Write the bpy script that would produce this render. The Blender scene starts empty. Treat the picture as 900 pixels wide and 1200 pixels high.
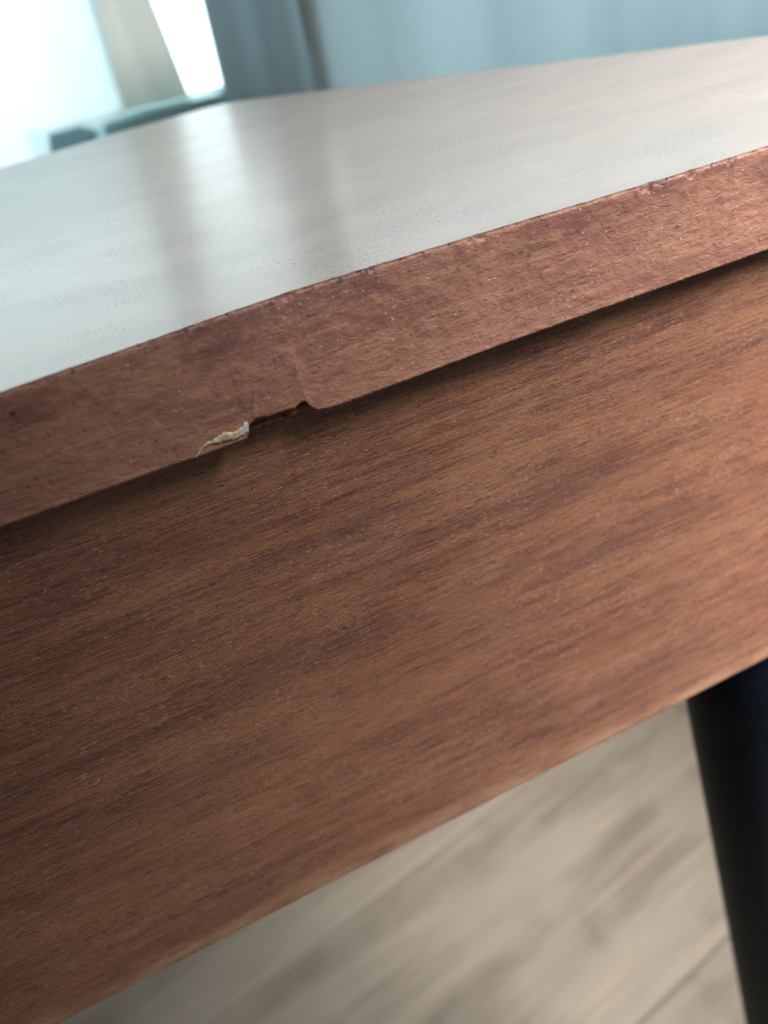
import bpy, bmesh, math, random
import numpy as np
from mathutils import Matrix, Vector, noise as mn

random.seed(4)
scene = bpy.context.scene
COL = scene.collection
H = 0.72                                   # height of the table top above the floor

# ---------------------------------------------------------------- camera
cam_d = bpy.data.cameras.new("camera")
cam = bpy.data.objects.new("camera", cam_d)
COL.objects.link(cam)
cam_d.sensor_fit = 'HORIZONTAL'
cam_d.sensor_width = 36.0
cam_d.lens = 36.0 * 1050 / 900
cam_d.clip_start = 0.005
cam_d.clip_end = 50
R3 = Matrix(((0.8934885920, 0.3573954368, -0.2719313106),
             (-0.4177334181, 0.4391415696, -0.7953951680),
             (-0.1648542609, 0.8242713046, 0.5416640002)))
M4 = R3.to_4x4()
M4.translation = Vector((-0.0430819, -0.1605979, H + 0.0558139))
cam.matrix_world = M4
cam_d.dof.use_dof = True
cam_d.dof.focus_distance = 0.196
cam_d.dof.aperture_fstop = 42.0 / 2.9      # lens opening of about 2.9 mm
scene.camera = cam

# ---------------------------------------------------------------- light
world = bpy.data.worlds.new("World")
scene.world = world
world.use_nodes = True
bg = world.node_tree.nodes['Background']
bg.inputs['Color'].default_value = (0.95, 0.98, 1.0, 1)
bg.inputs['Strength'].default_value = 0.125

def area(name, loc, target, size, watts, color, spread=180):
    d = bpy.data.lights.new(name, 'AREA')
    d.shape = 'SQUARE'; d.size = size; d.energy = watts; d.color = color
    d.spread = math.radians(spread)
    o = bpy.data.objects.new(name, d)
    COL.objects.link(o)
    o.location = loc
    o.rotation_euler = (Vector(target) - Vector(loc)).to_track_quat('-Z', 'Y').to_euler()
    return o
area("added_right_fill", (0.50, -0.24, H + 0.31), (0.34, 0.0, H - 0.13), 0.42, 3.9, (1.0, 0.96, 0.92), 54)  # added fill, no lamp seen; tight beam brightens the apron towards the right

scene.view_settings.view_transform = 'Standard'
scene.view_settings.look = 'None'
scene.view_settings.exposure = 0
scene.view_settings.gamma = 1
scene.view_settings.use_curve_mapping = False
scene.cycles.use_denoising = True
scene.cycles.max_bounces = 8
scene.cycles.sample_clamp_indirect = 6

# ---------------------------------------------------------------- helpers
def put(name, verts, faces, mats, parent=None, smooth=False, fmat=None):
    me = bpy.data.meshes.new(name)
    me.from_pydata([tuple(v) for v in verts], [], faces)
    for m in (mats if isinstance(mats, (list, tuple)) else [mats]):
        me.materials.append(m)
    if fmat is not None:
        me.polygons.foreach_set('material_index', fmat)
    if smooth:
        me.polygons.foreach_set('use_smooth', [True] * len(me.polygons))
    me.update()
    o = bpy.data.objects.new(name, me)
    COL.objects.link(o)
    if parent: o.parent = parent
    return o

def tag(o, label, cat, group=None):
    o['label'] = label; o['category'] = cat
    if group: o['group'] = group
    return o

def structure(o):
    o['kind'] = 'structure'; return o

def thing(name, label, cat, loc=(0, 0, 0)):
    o = bpy.data.objects.new(name, None)
    COL.objects.link(o); o.location = loc; o.empty_display_size = 0.05
    return tag(o, label, cat)

BOXF = [(0, 3, 2, 1), (4, 5, 6, 7), (0, 1, 5, 4), (1, 2, 6, 5), (2, 3, 7, 6), (3, 0, 4, 7)]
def box(name, lo, hi, mat, parent=None, bevel=0.0):
    x0, y0, z0 = lo; x1, y1, z1 = hi
    v = [(x0, y0, z0), (x1, y0, z0), (x1, y1, z0), (x0, y1, z0),
         (x0, y0, z1), (x1, y0, z1), (x1, y1, z1), (x0, y1, z1)]
    o = put(name, v, BOXF, mat, parent)
    if bevel:
        bm = bmesh.new(); bm.from_mesh(o.data)
        bmesh.ops.bevel(bm, geom=bm.edges[:], offset=bevel, segments=2, affect='EDGES', profile=0.6)
        bm.to_mesh(o.data); bm.free()
    return o

class NT:
    """small helper to write shader graphs"""
    def __init__(s, name):
        s.m = bpy.data.materials.new(name); s.m.use_nodes = True
        s.t = s.m.node_tree; s.t.nodes.clear()
        s.out = s.n('ShaderNodeOutputMaterial')
        s.co = s.n('ShaderNodeTexCoord').outputs['Object']
    def n(s, typ, **kw):
        k = s.t.nodes.new(typ)
        for a, b in kw.items(): setattr(k, a, b)
        return k
    def put(s, sock, v):
        if hasattr(v, 'is_linked') or hasattr(v, 'links'): s.t.links.new(v, sock)
        else: sock.default_value = v
    def scaled(s, sc, src=None, off=(0, 0, 0)):
        k = s.n('ShaderNodeMapping'); s.put(k.inputs['Vector'], src or s.co)
        k.inputs['Scale'].default_value = sc; k.inputs['Location'].default_value = off
        return k.outputs['Vector']
    def noise(s, sc, detail=3, rough=0.55, dist=0.0, off=(0, 0, 0), src=None):
        k = s.n('ShaderNodeTexNoise')
        s.put(k.inputs['Vector'], s.scaled(sc, src, off))
        k.inputs['Scale'].default_value = 1
        k.inputs['Detail'].default_value = detail
        k.inputs['Roughness'].default_value = rough
        k.inputs['Distortion'].default_value = dist
        return k.outputs['Fac']
    def ramp(s, f, a, b, lo=0.0, hi=1.0):
        k = s.n('ShaderNodeMapRange'); k.interpolation_type = 'SMOOTHSTEP'
        s.put(k.inputs['Value'], f)
        for i, v in zip(('From Min', 'From Max', 'To Min', 'To Max'), (a, b, lo, hi)):
            k.inputs[i].default_value = v
        return k.outputs['Result']
    def math(s, op, a, b=0.0):
        k = s.n('ShaderNodeMath', operation=op)
        s.put(k.inputs[0], a); s.put(k.inputs[1], b)
        return k.outputs[0]
    def mix(s, f, a, b, mode='MIX'):
        k = s.n('ShaderNodeMix', data_type='RGBA', blend_type=mode)
        s.put(k.inputs[0], f)
        for i, v in ((6, a), (7, b)):
            s.put(k.inputs[i], v if not isinstance(v, tuple) else (*v, 1))
        return k.outputs[2]
    def bump(s, h, dist, strength=1.0, nrm=None):
        k = s.n('ShaderNodeBump')
        k.inputs['Strength'].default_value = strength
        k.inputs['Distance'].default_value = dist
        s.put(k.inputs['Height'], h)
        if nrm: s.put(k.inputs['Normal'], nrm)
        return k.outputs['Normal']
    def principled(s, col, rough, nrm=None, spec=0.5, **kw):
        k = s.n('ShaderNodeBsdfPrincipled')
        s.put(k.inputs['Base Color'], col if not isinstance(col, tuple) else (*col, 1))
        s.put(k.inputs['Roughness'], rough)
        k.inputs['Specular IOR Level'].default_value = spec
        if nrm: s.put(k.inputs['Normal'], nrm)
        for a, b in kw.items(): s.put(k.inputs[a.replace('_', ' ')], b)
        s.t.links.new(k.outputs[0], s.out.inputs['Surface'])
        return k
    def xyz(s):
        k = s.n('ShaderNodeSeparateXYZ'); s.put(k.inputs[0], s.co); return k.outputs

# ---------------------------------------------------------------- materials
def mat_apron():
    w = NT('mahogany_veneer')
    big = w.noise((16, 60, 60), 4, 0.6, 0.6)
    mid = w.noise((17, 480, 480), 5, 0.66, 0.5, (3, 1, 2))
    fib = w.noise((110, 2500, 2500), 4, 0.65, 0.2, (9, 4, 1))
    blot = w.noise((15, 85, 85), 4, 0.60, 0.5, (5, 5, 5))
    c = w.mix(w.ramp(big, 0.36, 0.66), (0.205, 0.090, 0.064), (0.325, 0.160, 0.098))
    c = w.mix(w.ramp(mid, 0.40, 0.66, 0.0, 0.60), c, (0.42, 0.190, 0.098))
    c = w.mix(w.ramp(mid, 0.48, 0.30, 0.0, 0.55), c, (0.125, 0.054, 0.044))
    c = w.mix(w.ramp(fib, 0.44, 0.66, 0.0, 0.5), c, (0.46, 0.235, 0.145))
    c = w.mix(w.ramp(fib, 0.50, 0.34, 0.0, 0.55), c, (0.100, 0.044, 0.039))
    spk = w.noise((750, 1500, 1500), 3, 0.7, 0.0, (3, 9, 2))
    c = w.mix(w.ramp(spk, 0.54, 0.70, 0.0, 0.45), c, (0.44, 0.23, 0.145))
    c = w.mix(w.ramp(spk, 0.46, 0.32, 0.0, 0.45), c, (0.090, 0.042, 0.042))
    # purplish worn clouds
    c = w.mix(w.ramp(blot, 0.46, 0.72, 0.0, 0.42), c, (0.150, 0.072, 0.064))
    # open pores : short dark dashes that follow the grain
    pore = w.noise((300, 2600, 2600), 2, 0.5, 0.0, (1, 7, 3))
    pmask = w.noise((40, 150, 150), 2, 0.5, 0.0, (2, 2, 8))
    pf = w.math('MULTIPLY', w.ramp(pore, 0.61, 0.72), w.ramp(pmask, 0.40, 0.62, 0.25, 1.0))
    c = w.mix(w.math('MULTIPLY', pf, 0.8), c, (0.050, 0.022, 0.022))
    # pale scuffs, thin and along the grain
    sc = w.noise((420, 2900, 2900), 2, 0.5, 0.0, (11, 3, 6))
    smask = w.noise((38, 110, 110), 3, 0.6, 0.0, (6, 1, 4))
    sf = w.math('MULTIPLY', w.ramp(sc, 0.62, 0.70), w.ramp(smask, 0.42, 0.58))
    c = w.mix(w.math('MULTIPLY', sf, 0.75), c, (0.62, 0.43, 0.37))
    # fine cross ribs pressed into the foil
    x, y, z = w.xyz()
    wob = w.noise((260, 260, 260), 2, 0.5, 0.0, (4, 4, 4))
    ph = w.math('ADD', w.math('MULTIPLY', x, 2 * math.pi / 0.00064),
                w.math('ADD', w.math('MULTIPLY', z, 900.0), w.math('MULTIPLY', wob, 5.0)))
    rib = w.math('MULTIPLY', w.math('ADD', w.math('SINE', ph), 1.0), 0.5)
    ramp_amp = w.ramp(w.noise((45, 90, 90), 2, 0.5, 0, (8, 8, 1)), 0.36, 0.62, 0.2, 1.0)
    ribm = w.math('MULTIPLY', rib, ramp_amp)
    c = w.mix(w.math('MULTIPLY', ribm, 0.27), c, (0.60, 0.27, 0.16), 'MULTIPLY')
    # rubbed lower edge
    wear = w.math('MULTIPLY', w.ramp(z, H - 0.1600, H - 0.1705), w.ramp(w.noise((50, 210, 210), 4, 0.6, 0.2, (2, 5, 5)), 0.36, 0.62, 0.1, 0.75))
    c = w.mix(wear, c, (0.50, 0.30, 0.185))
    h = w.math('ADD', w.math('MULTIPLY', fib, 0.9), w.math('MULTIPLY', ribm, 0.22))
    h = w.math('SUBTRACT', h, w.math('MULTIPLY', pf, 0.8))
    h = w.math('ADD', h, w.math('MULTIPLY', w.noise((900, 1600, 1600), 2), 0.9))
    nrm = w.bump(h, 0.00014, 0.9)
    w.principled(c, w.ramp(w.noise((90, 500, 500), 3), 0.3, 0.7, 0.36, 0.52), nrm, 0.42)
    return w.m

def mat_band():
    w = NT('edge_band_veneer')
    big = w.noise((20, 70, 70), 4, 0.6, 0.5, (1, 3, 3))
    mid = w.noise((55, 430, 430), 4, 0.65, 0.4, (2, 8, 2))
    fib = w.noise((230, 1900, 1900), 3, 0.6, 0.3, (5, 4, 7))
    c = w.mix(w.ramp(big, 0.36, 0.64), (0.305, 0.138, 0.106), (0.43, 0.215, 0.155))
    c = w.mix(w.ramp(mid, 0.42, 0.66, 0, 0.6), c, (0.50, 0.260, 0.170))
    c = w.mix(w.ramp(fib, 0.48, 0.30, 0, 0.5), c, (0.16, 0.066, 0.056))
    # purple grey worn patches, stronger towards the upper arris
    x, y, z = w.xyz()
    up = w.ramp(z, H - 0.020, H - 0.002, 0.15, 1.0)
    blot = w.noise((105, 170, 170), 4, 0.62, 0.4, (7, 5, 1))
    bf = w.math('MULTIPLY', w.ramp(blot, 0.46, 0.66), up)
    c = w.mix(w.math('MULTIPLY', bf, 0.6), c, (0.165, 0.074, 0.074))
    # small pale specks where the lacquer has lifted
    sp = w.noise((1050, 1500, 1500), 2, 0.55, 0.0, (3, 9, 5))
    spm = w.noise((120, 200, 200), 2, 0.5, 0.0, (9, 1, 1))
    sf = w.math('MULTIPLY', w.ramp(sp, 0.62, 0.72), w.ramp(spm, 0.44, 0.62))
    c = w.mix(w.math('MULTIPLY', sf, 0.7), c, (0.60, 0.49, 0.46))
    dk = w.math('MULTIPLY', w.ramp(w.noise((700, 1700, 1700), 2, 0.5, 0, (2, 2, 9)), 0.62, 0.72), 0.6)
    c = w.mix(dk, c, (0.075, 0.038, 0.042))
    # rubbed through rim along the arris
    rim = w.math('MULTIPLY', w.ramp(z, H - 0.0012, H - 0.0003),
                 w.ramp(w.noise((330, 330, 330), 3, 0.6, 0, (4, 0, 2)), 0.38, 0.60, 0.1, 0.9))
    c = w.mix(w.math('MULTIPLY', rim, 0.85), c, (0.50, 0.34, 0.27))
    rim2 = w.math('MULTIPLY', w.ramp(z, H - 0.0019, H - 0.0006),
                  w.ramp(w.noise((420, 300, 300), 3, 0.6, 0, (9, 6, 2)), 0.57, 0.64, 0, 0.85))
    c = w.mix(rim2, c, (0.045, 0.045, 0.065))
    low = w.math('MULTIPLY', w.ramp(z, H - 0.0215, H - 0.0242, 0.0, 0.45),
                 w.ramp(w.noise((160, 300, 300), 3, 0.6, 0, (1, 6, 6)), 0.40, 0.62))
    c = w.mix(low, c, (0.60, 0.34, 0.22))
    h = w.math('ADD', w.math('MULTIPLY', w.noise((420, 640, 640), 3, 0.6, 0.6, (5, 2, 2)), 1.5),
               w.math('MULTIPLY', fib, 0.5))
    h = w.math('ADD', h, w.math('MULTIPLY', sf, 0.3))
    nrm = w.bump(h, 0.00022, 0.9)
    ro = w.math('ADD', w.ramp(mid, 0.3, 0.7, 0.38, 0.54), w.math('MULTIPLY', w.ramp(z, H - 0.0014, H - 0.0004), 0.35))
    w.principled(c, ro, nrm, 0.40)
    return w.m

def mat_top():
    w = NT('lacquered_mahogany_top')
    big = w.noise((14, 60, 60), 4, 0.6, 0.5, (2, 3, 0))
    fib = w.noise((180, 1700, 1700), 3, 0.6, 0.3, (5, 1, 7))
    c = w.mix(w.ramp(big, 0.35, 0.66), (0.185, 0.118, 0.092), (0.225, 0.142, 0.108))
    c = w.mix(w.ramp(fib, 0.48, 0.30, 0, 0.5), c, (0.12, 0.072, 0.062))
    pore = w.noise((1250, 1900, 1900), 3, 0.6, 0, (1, 1, 4))
    pm = w.noise((35, 60, 60), 2, 0.5, 0, (8, 3, 1))
    pf = w.math('MULTIPLY', w.ramp(pore, 0.56, 0.68), w.ramp(pm, 0.40, 0.58, 0.1, 1.0))
    c = w.mix(w.math('MULTIPLY', pf, 0.7), c, (0.06, 0.042, 0.045))
    h = w.math('ADD', w.math('MULTIPLY', w.noise((700, 1100, 1100), 3, 0.6, 0, (3, 3, 3)), 0.8),
               w.math('MULTIPLY', fib, 0.3))
    h = w.math('SUBTRACT', h, w.math('MULTIPLY', pf, 1.6))
    nrm = w.bump(h, 0.000016, 0.8)
    ro = w.math('ADD', w.ramp(w.noise((30, 60, 60), 3, 0.6), 0.3, 0.7, 0.37, 0.40), w.math('MULTIPLY', pf, 0.2))
    k = w.principled(c, ro, nrm, 0.8)
    k.inputs['Coat Weight'].default_value = 0.30; k.inputs['Coat Roughness'].default_value = 0.19; k.inputs['Coat IOR'].default_value = 1.5
    w.put(k.inputs['Specular IOR Level'], w.math('SUBTRACT', 0.26, w.math('MULTIPLY', pf, 0.2)))
    return w.m

def mat_core():
    w = NT('raw_board_core')
    f = w.noise((500, 900, 900), 3, 0.65)
    c = w.mix(w.ramp(f, 0.35, 0.65), (0.07, 0.032, 0.020), (0.26, 0.115, 0.050))
    w.principled(c, 0.85, w.bump(f, 0.0004, 0.8), 0.2)
    return w.m

def mat_paper():
    w = NT('torn_backing_paper')
    f = w.noise((900, 1600, 1600), 3, 0.6)
    g = w.noise((300, 500, 500), 2, 0.5, 0, (3, 1, 7))
    c = w.mix(w.ramp(f, 0.35, 0.65), (0.58, 0.45, 0.27), (0.84, 0.73, 0.50))
    x, y, z = w.xyz()
    c = w.mix(w.ramp(x, -0.0146, -0.0134, 0, 0.85), c, (0.62, 0.64, 0.63))
    w.principled(c, 0.75, w.bump(f, 0.0002, 0.8), 0.3)
    return w.m

def mat_leg():
    w = NT('black_lacquer')
    f = w.noise((120, 120, 40), 3, 0.6)
    w.principled(w.mix(f, (0.0015, 0.003, 0.006), (0.003, 0.0055, 0.010)), 0.5,
                 w.bump(f, 0.0003, 0.4), 0.10)
    return w.m

def mat_plank():
    w = NT('greyed_oak_laminate')
    info = w.n('ShaderNodeObjectInfo').outputs['Random']
    off = w.n('ShaderNodeCombineXYZ'); w.put(off.inputs[0], w.math('MULTIPLY', info, 37.0)); w.put(off.inputs[2], w.math('MULTIPLY', info, 11.0))
    ad = w.n('ShaderNodeVectorMath', operation='ADD'); w.put(ad.inputs[0], w.co); w.put(ad.inputs[1], off.outputs[0])
    src = ad.outputs[0]
    a = w.noise((2.2, 22, 22), 3, 0.5, 0.25, (0, 0, 0), src)
    m = w.noise((13, 20, 20), 3, 0.55, 0.4, (4, 4, 0), src)
    b = w.noise((9, 150, 150), 4, 0.6, 0.2, (2, 1, 5), src)
    c = w.mix(w.ramp(a, 0.34, 0.66), (0.120, 0.096, 0.072), (0.205, 0.175, 0.138))
    c = w.mix(w.ramp(b, 0.52, 0.32, 0, 0.45), c, (0.33, 0.27, 0.215))
    c = w.mix(w.ramp(m, 0.36, 0.62, 0, 0.5), c, (0.230, 0.200, 0.162))
    c = w.mix(w.math('MULTIPLY', info, 0.22), c, (0.270, 0.245, 0.210))
    w.principled(c, w.ramp(b, 0.3, 0.7, 0.34, 0.46), w.bump(b, 0.0004, 0.5), 0.5)
    return w.m

def mat_plain(name, c1, c2, rough, sc=60, spec=0.4):
    w = NT(name)
    f = w.noise((sc, sc, sc), 4, 0.6)
    w.principled(w.mix(f, c1, c2), rough, w.bump(f, 0.0006, 0.4), spec)
    return w.m

def mat_cloth(name, c1, c2, trans, scale=1500, weave=0.0):
    """woven cloth: part of the light goes through"""
    w = NT(name)
    f = w.noise((scale, scale, scale * 0.3), 2, 0.6)
    g = w.noise((14, 14, 1.2), 3, 0.55)
    c = w.mix(w.math('ADD', w.math('MULTIPLY', f, 0.35), w.math('MULTIPLY', g, 0.65)), c1, c2)
    d = w.n('ShaderNodeBsdfDiffuse'); w.put(d.inputs['Color'], c)
    w.put(d.inputs['Normal'], w.bump(f, 0.0005, 0.5))
    t = w.n('ShaderNodeBsdfTranslucent'); w.put(t.inputs['Color'], c)
    mx = w.n('ShaderNodeMixShader'); mx.inputs[0].default_value = trans
    w.t.links.new(d.outputs[0], mx.inputs[1]); w.t.links.new(t.outputs[0], mx.inputs[2])
    o = mx.outputs[0]
    if weave:                              # open weave of a sheer: some light passes straight between the threads
        tr = w.n('ShaderNodeBsdfTransparent'); m2 = w.n('ShaderNodeMixShader')
        w.put(m2.inputs[0], w.ramp(f, 0.3, 0.7, weave - 0.06, weave + 0.06))
        w.t.links.new(o, m2.inputs[1]); w.t.links.new(tr.outputs[0], m2.inputs[2]); o = m2.outputs[0]
    w.t.links.new(o, w.out.inputs['Surface'])
    return w.m

def mat_sky():
    w = NT('bright_sky')
    e = w.n('ShaderNodeEmission')
    f = w.noise((0.8, 0.8, 1.4), 3, 0.5)
    w.put(e.inputs['Color'], w.mix(w.ramp(f, 0.3, 0.7), (0.76, 0.95, 1.0), (0.88, 0.98, 1.0)))
    e.inputs['Strength'].default_value = 4.1
    w.t.links.new(e.outputs[0], w.out.inputs['Surface'])
    return w.m

def mat_glass():
    w = NT('window_glass')
    t = w.n('ShaderNodeBsdfTransparent'); t.inputs[0].default_value = (0.93, 0.97, 0.97, 1)
    g = w.n('ShaderNodeBsdfGlossy'); g.inputs['Roughness'].default_value = 0.02
    fr = w.n('ShaderNodeFresnel'); fr.inputs[0].default_value = 1.45
    mx = w.n('ShaderNodeMixShader')
    back = w.n('ShaderNodeNewGeometry').outputs['Backfacing']      # reflect on the entry face only
    w.put(mx.inputs[0], w.math('MULTIPLY', fr.outputs[0], w.math('SUBTRACT', 1.0, back)))
    w.t.links.new(t.outputs[0], mx.inputs[1]); w.t.links.new(g.outputs[0], mx.inputs[2])
    w.t.links.new(mx.outputs[0], w.out.inputs['Surface'])
    return w.m

M_APRON, M_BAND, M_TOP, M_CORE = mat_apron(), mat_band(), mat_top(), mat_core()
M_PAPER, M_LEG, M_PLANK = mat_paper(), mat_leg(), mat_plank()
M_SUB = mat_plain('floor_underlay', (0.10, 0.09, 0.08), (0.16, 0.14, 0.12), 0.8)
M_WALL = mat_plain('painted_wall', (0.28, 0.42, 0.46), (0.33, 0.47, 0.51), 0.7)
M_SILL = mat_plain('painted_sill', (0.40, 0.74, 0.79), (0.46, 0.80, 0.84), 0.45)
M_FRAME = mat_plain('white_window_frame', (0.74, 0.77, 0.77), (0.80, 0.82, 0.82), 0.4)
M_SHEER_W = mat_cloth('white_sheer_cloth', (0.78, 0.86, 0.88), (0.86, 0.91, 0.92), 0.66, 1500, 0.30)
M_SHEER_B = mat_cloth('pale_blue_sheer_cloth', (0.56, 0.63, 0.66), (0.82, 0.87, 0.89), 0.48, 1500, 0.06)
M_GREY = mat_cloth('grey_curtain_cloth', (0.40, 0.46, 0.49), (0.66, 0.70, 0.72), 0.50, 1500, 0.0)
M_BROWN = mat_cloth('brown_fold_cloth', (0.32, 0.30, 0.27), (0.42, 0.39, 0.36), 0.32)
M_BEIGE = mat_cloth('beige_cloth', (0.74, 0.69, 0.65), (0.84, 0.78, 0.73), 0.60)
M_SKY, M_GLASS = mat_sky(), mat_glass()

# ---------------------------------------------------------------- setting: sky, wall, floor
structure(put('sky', [(-6, 2.6, -1.0), (12, 2.6, -1.0), (12, 2.6, 5.0), (-6, 2.6, 5.0)], [(0, 1, 2, 3)], M_SKY))

WY = 0.66                                  # front plane of the wall behind the table
def wall_mesh():
    # wall with two window openings, 0.16 m deep
    xs = [-2.2, -0.75, 0.230, 0.255, 2.50, 2.8]
    o1, o2 = (H - 0.030, H + 1.25), (H - 0.125, H + 1.25)
    parts = [(xs[0], xs[1], 0.002, 2.5), (xs[1], 0.006, 0.002, H - 0.11), (0.006, xs[2], 0.002, H - 0.040), (xs[1], xs[2], o1[1], 2.5), (xs[2], xs[3], 0.002, 2.5),
             (xs[3], xs[4], 0.002, o2[0]), (xs[3], xs[4], o2[1], 2.5), (xs[4], xs[5], 0.002, 2.5)]
    v, f = [], []
    for x0, x1, z0, z1 in parts:
        b = len(v)
        v += [(x0, WY, z0), (x1, WY, z0), (x1, WY + .05, z0), (x0, WY + .05, z0),
              (x0, WY, z1), (x1, WY, z1), (x1, WY + .05, z1), (x0, WY + .05, z1)]
        f += [tuple(b + i for i in q) for q in BOXF]
    return v, f
wv, wf = wall_mesh()
wall = structure(put('wall', wv, wf, M_WALL))

floor = structure(box('floor', (-2.2, -1.6, -0.04), (2.6, WY - 0.002, -0.012), M_SUB))
ANG = math.radians(10.5)
PW, PL, GAP = 0.240, 1.15, 0.0014
pv = [(0, 0, -0.012), (PL - GAP, 0, -0.012), (PL - GAP, PW - GAP, -0.012), (0, PW - GAP, -0.012),
      (0, 0, 0), (PL - GAP, 0, 0), (PL - GAP, PW - GAP, 0), (0, PW - GAP, 0)]
def plank_mesh():
    me = bpy.data.meshes.new('plank'); me.from_pydata(pv, [], BOXF); me.materials.append(M_PLANK)
    bm = bmesh.new(); bm.from_mesh(me)
    bmesh.ops.bevel(bm, geom=[e for e in bm.edges if all(v.co.z > -0.001 for v in e.verts)], offset=0.0012, segments=1, affect='EDGES')
    bm.to_mesh(me); bm.free()
    return me
pm = plank_mesh()
ca, sa = math.cos(ANG), math.sin(ANG)
for r in range(-7, 4):
    st = ((r * 0.30) % 1.0) * PL
    for k in range(-2, 2):
        lx, ly = k * PL + st - 0.85, r * PW
        x, y = 0.191 + lx * ca - ly * sa, 0.152 + lx * sa + ly * ca
        if y > 0.75 or x < -2.2 or x > 2.2: continue
        p = bpy.data.objects.new('plank', pm); COL.objects.link(p)
        p.location = (x, y, 0); p.rotation_euler = (0, 0, ANG); p.parent = floor

# ---------------------------------------------------------------- table
table = thing('console_table', 'reddish brown wooden table with chipped edge band and black leg', 'table')
LX = np.array([-52.87, -46.92, -37.7, -29.77, -21.48, -12.87, -4.07, 5.02, 14.02, 23.25, 32.72, 52.7, 73.11, 94.98, 118.21, 160, 300]) / 1000
LYv = np.array([-0.94, -0.40, 0.43, 0.92, 1.88, 2.80, 3.40, 3.75, 3.68, 3.35, 3.05, 2.5, 1.5, 0.75, 0.75, 0.7, 0.7]) / 1000
def ytop(x):
    xx = np.concatenate([[-0.40, -0.10, -0.075], LX]); yy = np.concatenate([[-0.002, -0.002, -0.0018], LYv])
    k = np.linspace(-0.006, 0.006, 9)
    return np.mean([np.interp(x + d, xx, yy) for d in k], axis=0)
# lower outline of the edge band, with the broken piece
CH = np.array([(-400, -24.9), (-62, -24.8), (-29.5, -24.75), (-24.3, -25.0), (-18.5, -24.85), (-13.8, -24.6), (-13.1, -23.9), (-12.75, -22.6), (-11.96, -21.8), (-10.7, -21.3),
               (-8.0, -21.75), (-5.3, -21.75), (-2.6, -22.0), (-1.4, -21.4), (-0.54, -21.15), (0.05, -21.3), (0.5, -22.4), (1.1, -23.2), (2.4, -24.2), (3.8, -24.55),
               (7.3, -24.75), (47, -24.2), (120, -24.2), (340, -24.2)]) / 1000

def n3(x, z, s, o=0.0):
    return mn.noise(Vector((x * s + o, z * s + 3.1 * o, 7.7 + o)))
def edge_band():
    xs = np.unique(np.round(np.concatenate([np.arange(-0.40, -0.075, 0.004), np.arange(-0.075, 0.15, 0.00030),
                                            np.arange(-0.026, 0.006, 0.00012), np.arange(0.15, 0.3101, 0.004)]), 5))
    rows = np.concatenate([[0.0, 0.012, 0.03], np.linspace(0.06, 1.0, 44)])
    yt, zb = ytop(xs), np.interp(xs, CH[:, 0], CH[:, 1])
    V = []
    nx, nr = len(xs), len(rows)
    for i, x in enumerate(xs):
        nick = max(0.0, mn.noise(Vector((x * 190, 1.3, 0))) + 0.5 * mn.noise(Vector((x * 700, 9.3, 0))) - 0.22) * 0.0013
        nick += max(0.0, mn.noise(Vector((x * 2300, 5.3, 0)))) * 0.00012
        nick *= 1.0 + 1.3 * (0.5 + 0.5 * math.tanh((x - 0.035) / 0.012))
        rough = 0.00010 * mn.noise(Vector((x * 900, 2.2, 9)))
        in_chip = -0.0135 < x < 0.001
        if in_chip: rough += 0.00022 * mn.noise(Vector((x * 2300, 8.2, 4)))
        for j, v in enumerate(rows):
            zt = -0.0002 - nick * 0.8
            z = zt + (zb[i] + rough - zt) * v
            y = yt[i] * (1 - v) ** 1.3
            if j == 0: y += 0.0009; z -= 0.00002
            if j == 1: y += 0.00005 + nick * 0.7
            # orange peel relief of the lacquer
            amp = min(1.0, v * 8) * (1.0 if v < 0.97 else 0.3)
            y += amp * (0.00011 * n3(x, z * 1.4, 330) + 0.00005 * n3(x, z, 900, 3))
            # creases that run up from the break, lifted flap beside it
            c1 = -0.0107 + (z + 0.0205) * 0.20
            y -= 0.00012 * math.exp(-((x - c1) / 0.00045) ** 2) * min(1, max(0, (-0.0125 - z) / 0.003)) * (z < -0.0125)
            c2 = 0.0010 + (z + 0.0220) * 0.03 - 0.0012 * math.sin((z + 0.022) * 420)
            y -= 0.00008 * math.exp(-((x - c2) / 0.00040) ** 2) * min(1, max(0, (-0.0135 - z) / 0.004)) * (z < -0.0135)
            y -= 0.0004 * math.exp(-((x + 0.0148) / 0.0035) ** 2) * max(0, (v - 0.72) / 0.28) * (0.5 - 0.5 * math.tanh((x + 0.0130) / 0.00024))
            V.append((x, y, H + z))
    F = []
    for i in range(nx - 1):
        a, b = i * nr, (i + 1) * nr
        for j in range(nr - 1):
            F.append((a + j, a + j + 1, b + j + 1, b + j))
    # thickness at the lower edge and back face
    base = len(V)
    for i, x in enumerate(xs):
        p = V[i * nr + nr - 1]
        V.append((x, p[1] + 0.0009, p[2] + 0.00012)); V.append((x, yt[i] + 0.0012, H - 0.0006))
    fm = [0] * len(F)
    for i in range(nx - 1):
        a, b = i * nr + nr - 1, (i + 1) * nr + nr - 1
        c, d = base + 2 * i, base + 2 * (i + 1)
        F.append((a, c, d, b)); F.append((c, c + 1, d + 1, d)); fm += [1, 1]
    F.append(tuple(range(0, nr)) + (base, base + 1)); e = (nx - 1) * nr
    F.append(tuple(range(e + nr - 1, e - 1, -1)) + (base + 2 * nx - 1, base + 2 * nx - 2)); fm += [0, 0]
    return put('edge_band', V, F, [M_BAND, M_CORE], table, True, fm)
band = edge_band()

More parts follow.
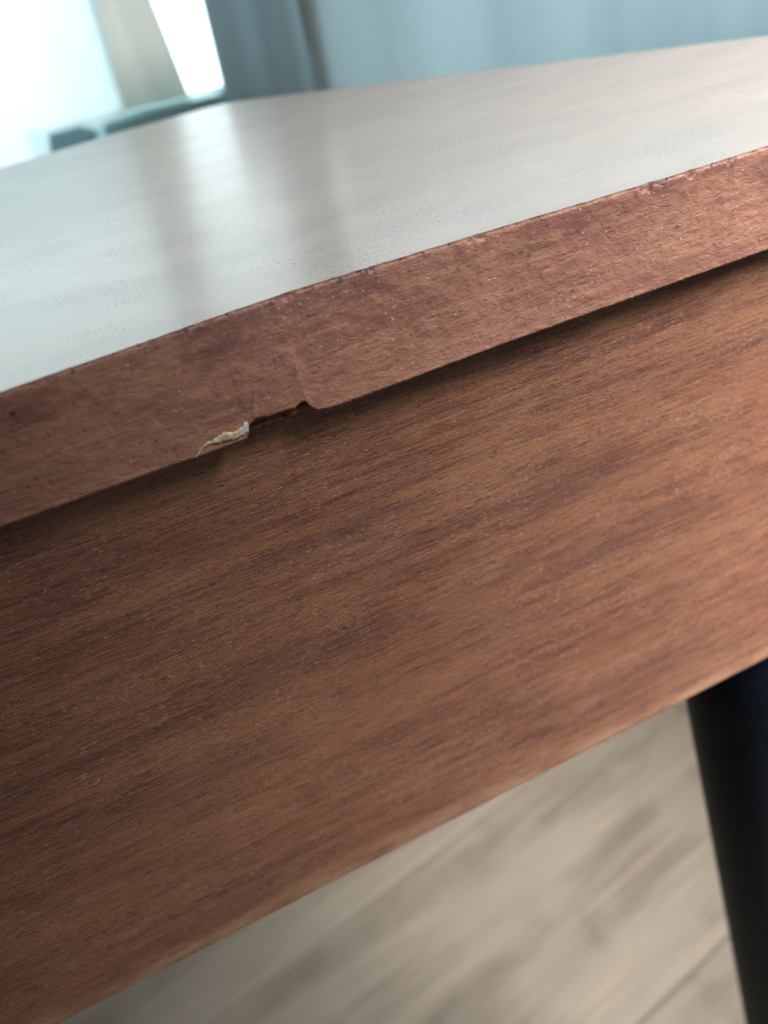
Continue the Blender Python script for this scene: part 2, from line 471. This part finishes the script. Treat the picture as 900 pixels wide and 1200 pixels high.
def tabletop():
    xs = np.unique(np.round(np.concatenate([np.arange(-0.40, -0.075, 0.01), np.arange(-0.075, 0.15, 0.0004), np.arange(0.15, 0.3101, 0.01)]), 5))
    front = [(x, y + 0.00020 + 0.00022 * mn.noise(Vector((x * 500, 0.4, 2))) + 0.0006 * max(0, mn.noise(Vector((x * 190, 1.3, 0))) + 0.5 * mn.noise(Vector((x * 700, 9.3, 0))) - 0.25)) for x, y in zip(xs, ytop(xs))]
    rest = [(0.316, 0.012), (0.312, 0.022), (0.075, 0.2735), (0.070, 0.2765), (0.060, 0.277), (0.015, 0.268), (-0.034, 0.252), (-0.12, 0.229), (-0.30, 0.200), (-0.40, 0.19)]
    out = front + rest
    n = len(out)
    T0 = [(x, y, H) for x, y in out]
    B0 = []
    for k, (x, y) in enumerate(out):
        if k < len(front):
            zz = -0.0228 - 0.0010 * (-0.012 < x < -0.001) + 0.0004 * mn.noise(Vector((x * 700, 3, 3)))
            B0.append((x, 0.0013 + 0.0004 * mn.noise(Vector((x * 900, 1, 7))), H + zz))
        else: B0.append((x, y, H - 0.0228))
    C0 = [(x, y, H - 0.004) for x, y in out]     # ring under the rim
    F = [tuple(range(n)), tuple(range(2 * n - 1, n - 1, -1))]
    fm = [0, 1]
    for k in range(n):
        q = (k + 1) % n
        F.append((k, 2 * n + k, 2 * n + q, q)); fm.append(2)
        F.append((2 * n + k, n + k, n + q, 2 * n + q)); fm.append(1 if k < len(front) - 1 else 0)
    return put('tabletop', T0 + B0 + C0, F, [M_TOP, M_CORE, M_BAND], table, False, fm)
top = tabletop()

# torn cream backing paper beside the break (a piece of the band)
def torn_paper():
    cen = [(-24.4, -24.75, 0.22), (-23.4, -24.0, 0.24), (-22.4, -23.25, 0.30), (-21.3, -22.85, 0.36), (-19.9, -22.85, 0.62), (-18.6, -22.85, 0.90), (-17.6, -22.7, 1.20),
           (-16.6, -22.95, 1.05), (-15.6, -23.15, 0.95), (-14.7, -23.0, 1.15), (-14.0, -22.85, 1.25), (-13.4, -22.5, 1.45), (-12.95, -22.2, 1.3), (-12.7, -21.8, 0.8)]
    pts = []
    for (a, b) in zip(cen[:-1], cen[1:]):
        for t in np.linspace(0, 1, 7)[:-1]:
            pts.append([a[i] + (b[i] - a[i]) * t for i in range(3)])
    pts.append(list(cen[-1]))
    V, F = [], []
    for (x, z, wd) in pts:
        up = z + wd * 0.95 * (1 + 0.6 * mn.noise(Vector((x * 1.2, 1, 1))))
        lo = z - wd * 0.7 * (1 + 0.8 * mn.noise(Vector((x * 1.5, 4, 1))))
        for j in range(5):
            t = j / 4
            zz = lo + (up - lo) * t
            bulge = 0.15 * math.sin(math.pi * (0.12 + 0.76 * t)) * (0.55 + 0.45 * min(1, wd))
            yy = 0.02 - 0.10 - bulge - 0.36 * math.exp(-((x + 14.8) / 3.5) ** 2) + 0.10 * mn.noise(Vector((x * 1.9, zz * 2.2, 5)))
            V.append((x / 1000, yy / 1000, H + zz / 1000))
    n = len(pts)
    for i in range(n - 1):
        for j in range(4):
            a = i * 5 + j
            F.append((a, a + 5, a + 6, a + 1))
    o = put('torn_paper', V, F, M_PAPER, band, True)
    m = o.modifiers.new('thickness', 'SOLIDIFY'); m.thickness = 0.00018; m.offset = -1
    o['label'] = 'cream torn paper curling out of the broken edge'
    return o
torn_paper()

AY = 0.0052
box('apron', (-0.36, AY, H - 0.1712), (0.245, AY + 0.018, H - 0.0234), M_APRON, table, 0.0007)
# short rails that close the carcass behind the apron
def rail(p, q, z0, z1, th=0.016):
    (x0, y0), (x1, y1) = p, q
    d = Vector((x1 - x0, y1 - y0)).normalized(); nx, ny = -d.y * th, d.x * th
    v = [(x0, y0, z0), (x1, y1, z0), (x1 + nx, y1 + ny, z0), (x0 + nx, y0 + ny, z0)]
    v += [(a, b, z1) for a, b, c in v]
    return put('rail', v, BOXF, M_APRON, table)
rail((0.228, AY + 0.0185), (0.062, 0.200), H - 0.168, H - 0.0238)
rail((0.045, 0.205), (-0.34, 0.150), H - 0.168, H - 0.0238)

def leg():
    n, rings = 40, [(-0.1705, 0.0196), (-0.172, 0.0202), (-0.21, 0.0199), (-0.496, 0.0158), (-0.700, 0.0130), (-0.7185, 0.0127), (-0.720, 0.0115)]
    V, F = [], []
    for z, r in rings:
        cx = 0.1500 + (-0.21 - z) * (0.0438 / 0.286)
        for k in range(n):
            a = 2 * math.pi * k / n
            V.append((cx + r * math.cos(a), 0.030 + r * math.sin(a) - (z + 0.21) * 0.0, H + z))
    for i in range(len(rings) - 1):
        for k in range(n):
            a, b = i * n + k, i * n + (k + 1) % n
            F.append((a, a + n, b + n, b))
    F.append(tuple(range(n))); F.append(tuple(range(len(V) - 1, len(V) - n - 1, -1)))
    return put('leg', V, F, M_LEG, table, True)
leg()

# ---------------------------------------------------------------- window, curtains
def window(x0, x1, z0, z1, label):
    w = thing('window', label, 'window', ((x0 + x1) / 2, WY + 0.10, z0))
    mid = -(0.0)
    def fb(name, lo, hi, mat=M_FRAME, par=w, bev=0.003):
        o = box(name, [lo[0] - w.location.x, lo[1] - w.location.y, lo[2] - z0],
                [hi[0] - w.location.x, hi[1] - w.location.y, hi[2] - z0], mat, par, bev)
        return o
    fw = 0.006 if x1 < 0.3 else 0.045
    fl = 0.045 if x1 < 0.3 else 0.006
    fb('frame', (x0, WY + .053, z0), (x0 + fl, WY + .083, z1))
    fb('frame', (x1 - fw, WY + .053, z0), (x1, WY + .083, z1))
    fb('frame', (x0 + fl, WY + .053, z1 - .045), (x1 - fw, WY + .083, z1))
    fb('frame', (x0 + fl, WY + .053, z0), (x1 - fw, WY + .083, z0 + 0.006))
    fb('pane', (x0 + fl, WY + .066, z0 + .006), (x1 - fw, WY + .070, z1 - .045), M_GLASS, w, 0)
    return w, fb
w1, fb1 = window(-0.75, 0.230, H - 0.125, H + 1.25, 'bright window behind the table left of the grey curtain')
fb1('sill', (0.056, WY - 0.055, H - 0.056), (0.155, WY - 0.001, H - 0.0345), M_SILL)
w2, fb2 = window(0.255, 2.50, H - 0.125, H + 1.25, 'window behind the pale blue curtain on the right')
fb2('sill', (0.24, WY - 0.02, H - 0.143), (2.53, WY - 0.001, H - 0.1235), M_SILL)

def curtain(name, label, cat, x0, x1, y, zb, zt, mat, pitch, amp, bottom=None, slant=None, parent=None, ph=0.0):
    nx = max(16, int((x1 - x0) / pitch * 14)); nz = 26
    V, F = [], []
    for i in range(nx + 1):
        t = i / nx
        for j in range(nz + 1):
            u = j / nz
            xb = x0 + (x1 - x0) * t
            z0 = bottom(xb) if bottom else zb
            z = z0 + (zt - z0) * u
            x = xb
            if slant: x = slant(xb, t, z)
            w = 0.5 + 0.5 * mn.noise(Vector((xb * 9, 0.3, 1 + ph)))
            yy = y + amp * (math.sin(2 * math.pi * xb / pitch + ph + 0.8 * mn.noise(Vector((xb * 7, z * 2, ph)))) * (0.5 + 0.5 * w)
                            + 0.5 * mn.noise(Vector((xb * 30, z * 4, 5 + ph))))
            V.append((x, yy, z))
    for i in range(nx):
        for j in range(nz):
            a = i * (nz + 1) + j
            F.append((a, a + nz + 1, a + nz + 2, a + 1))
    o = put(name, V, F, mat, parent, True)
    m = o.modifiers.new('thickness', 'SOLIDIFY'); m.thickness = 0.0006
    if label: tag(o, label, cat)
    return o
CT = 0.105                                 # curtain tops, cut low out of view so bare sky lightens the table top
def hem(x):                                # the white sheer is hitched up over the sill end
    s = 0.5 + 0.5 * math.tanh((x - 0.001) / 0.003)
    n = 0.006 * math.exp(-((x - 0.049) / 0.004) ** 2)
    return (H - 0.30) * (1 - s) + (H - 0.0305 - n) * s
def sheer_edge(xb, t, z):
    return xb + t * (z - (H - 0.03)) * 0.04
curtain('sheer_curtain', 'white sheer curtain glowing in front of the window at far left', 'curtain', -0.85, 0.072, WY - 0.085, 0, H + CT, M_SHEER_W, 0.16, 0.006, hem, sheer_edge)
def drape(xb, t, z):
    k = min(1.0, max(0.0, (z - (H - 0.03)) / 0.35))
    c0, c1 = 0.0790 - 0.01 * k, 0.1345 - 0.05 * k
    return c0 + (c1 - c0) * t
curtain('beige_drape', 'narrow beige cloth hanging by the bright window slit', 'curtain', 0.079, 0.1305, WY - 0.03, H - 0.0338, H + 1.25, M_BEIGE, 0.03, 0.004, None, drape)
gc = curtain('grey_curtain', 'dark grey opaque curtain right of the bright window slit', 'curtain', 0.1565, 0.2385, WY - 0.055, 0.02, H + CT, M_GREY, 0.045, 0.009)
ln = curtain('brown_fold', None, None, 0.2320, 0.2475, WY - 0.048, 0.02, H + CT, M_BROWN, 0.02, 0.002, None, None, gc)  # narrow brown-grey strip for the fold between the two curtains
curtain('sheer_curtain', 'pale blue sheer curtain filling the right of the background', 'curtain', 0.242, 2.60, WY - 0.065, 0.02, H + 0.165, M_SHEER_B, 0.11, 0.010, None, None, None, 1.3)  # height chosen out of view to dim the sky's reflection on the table
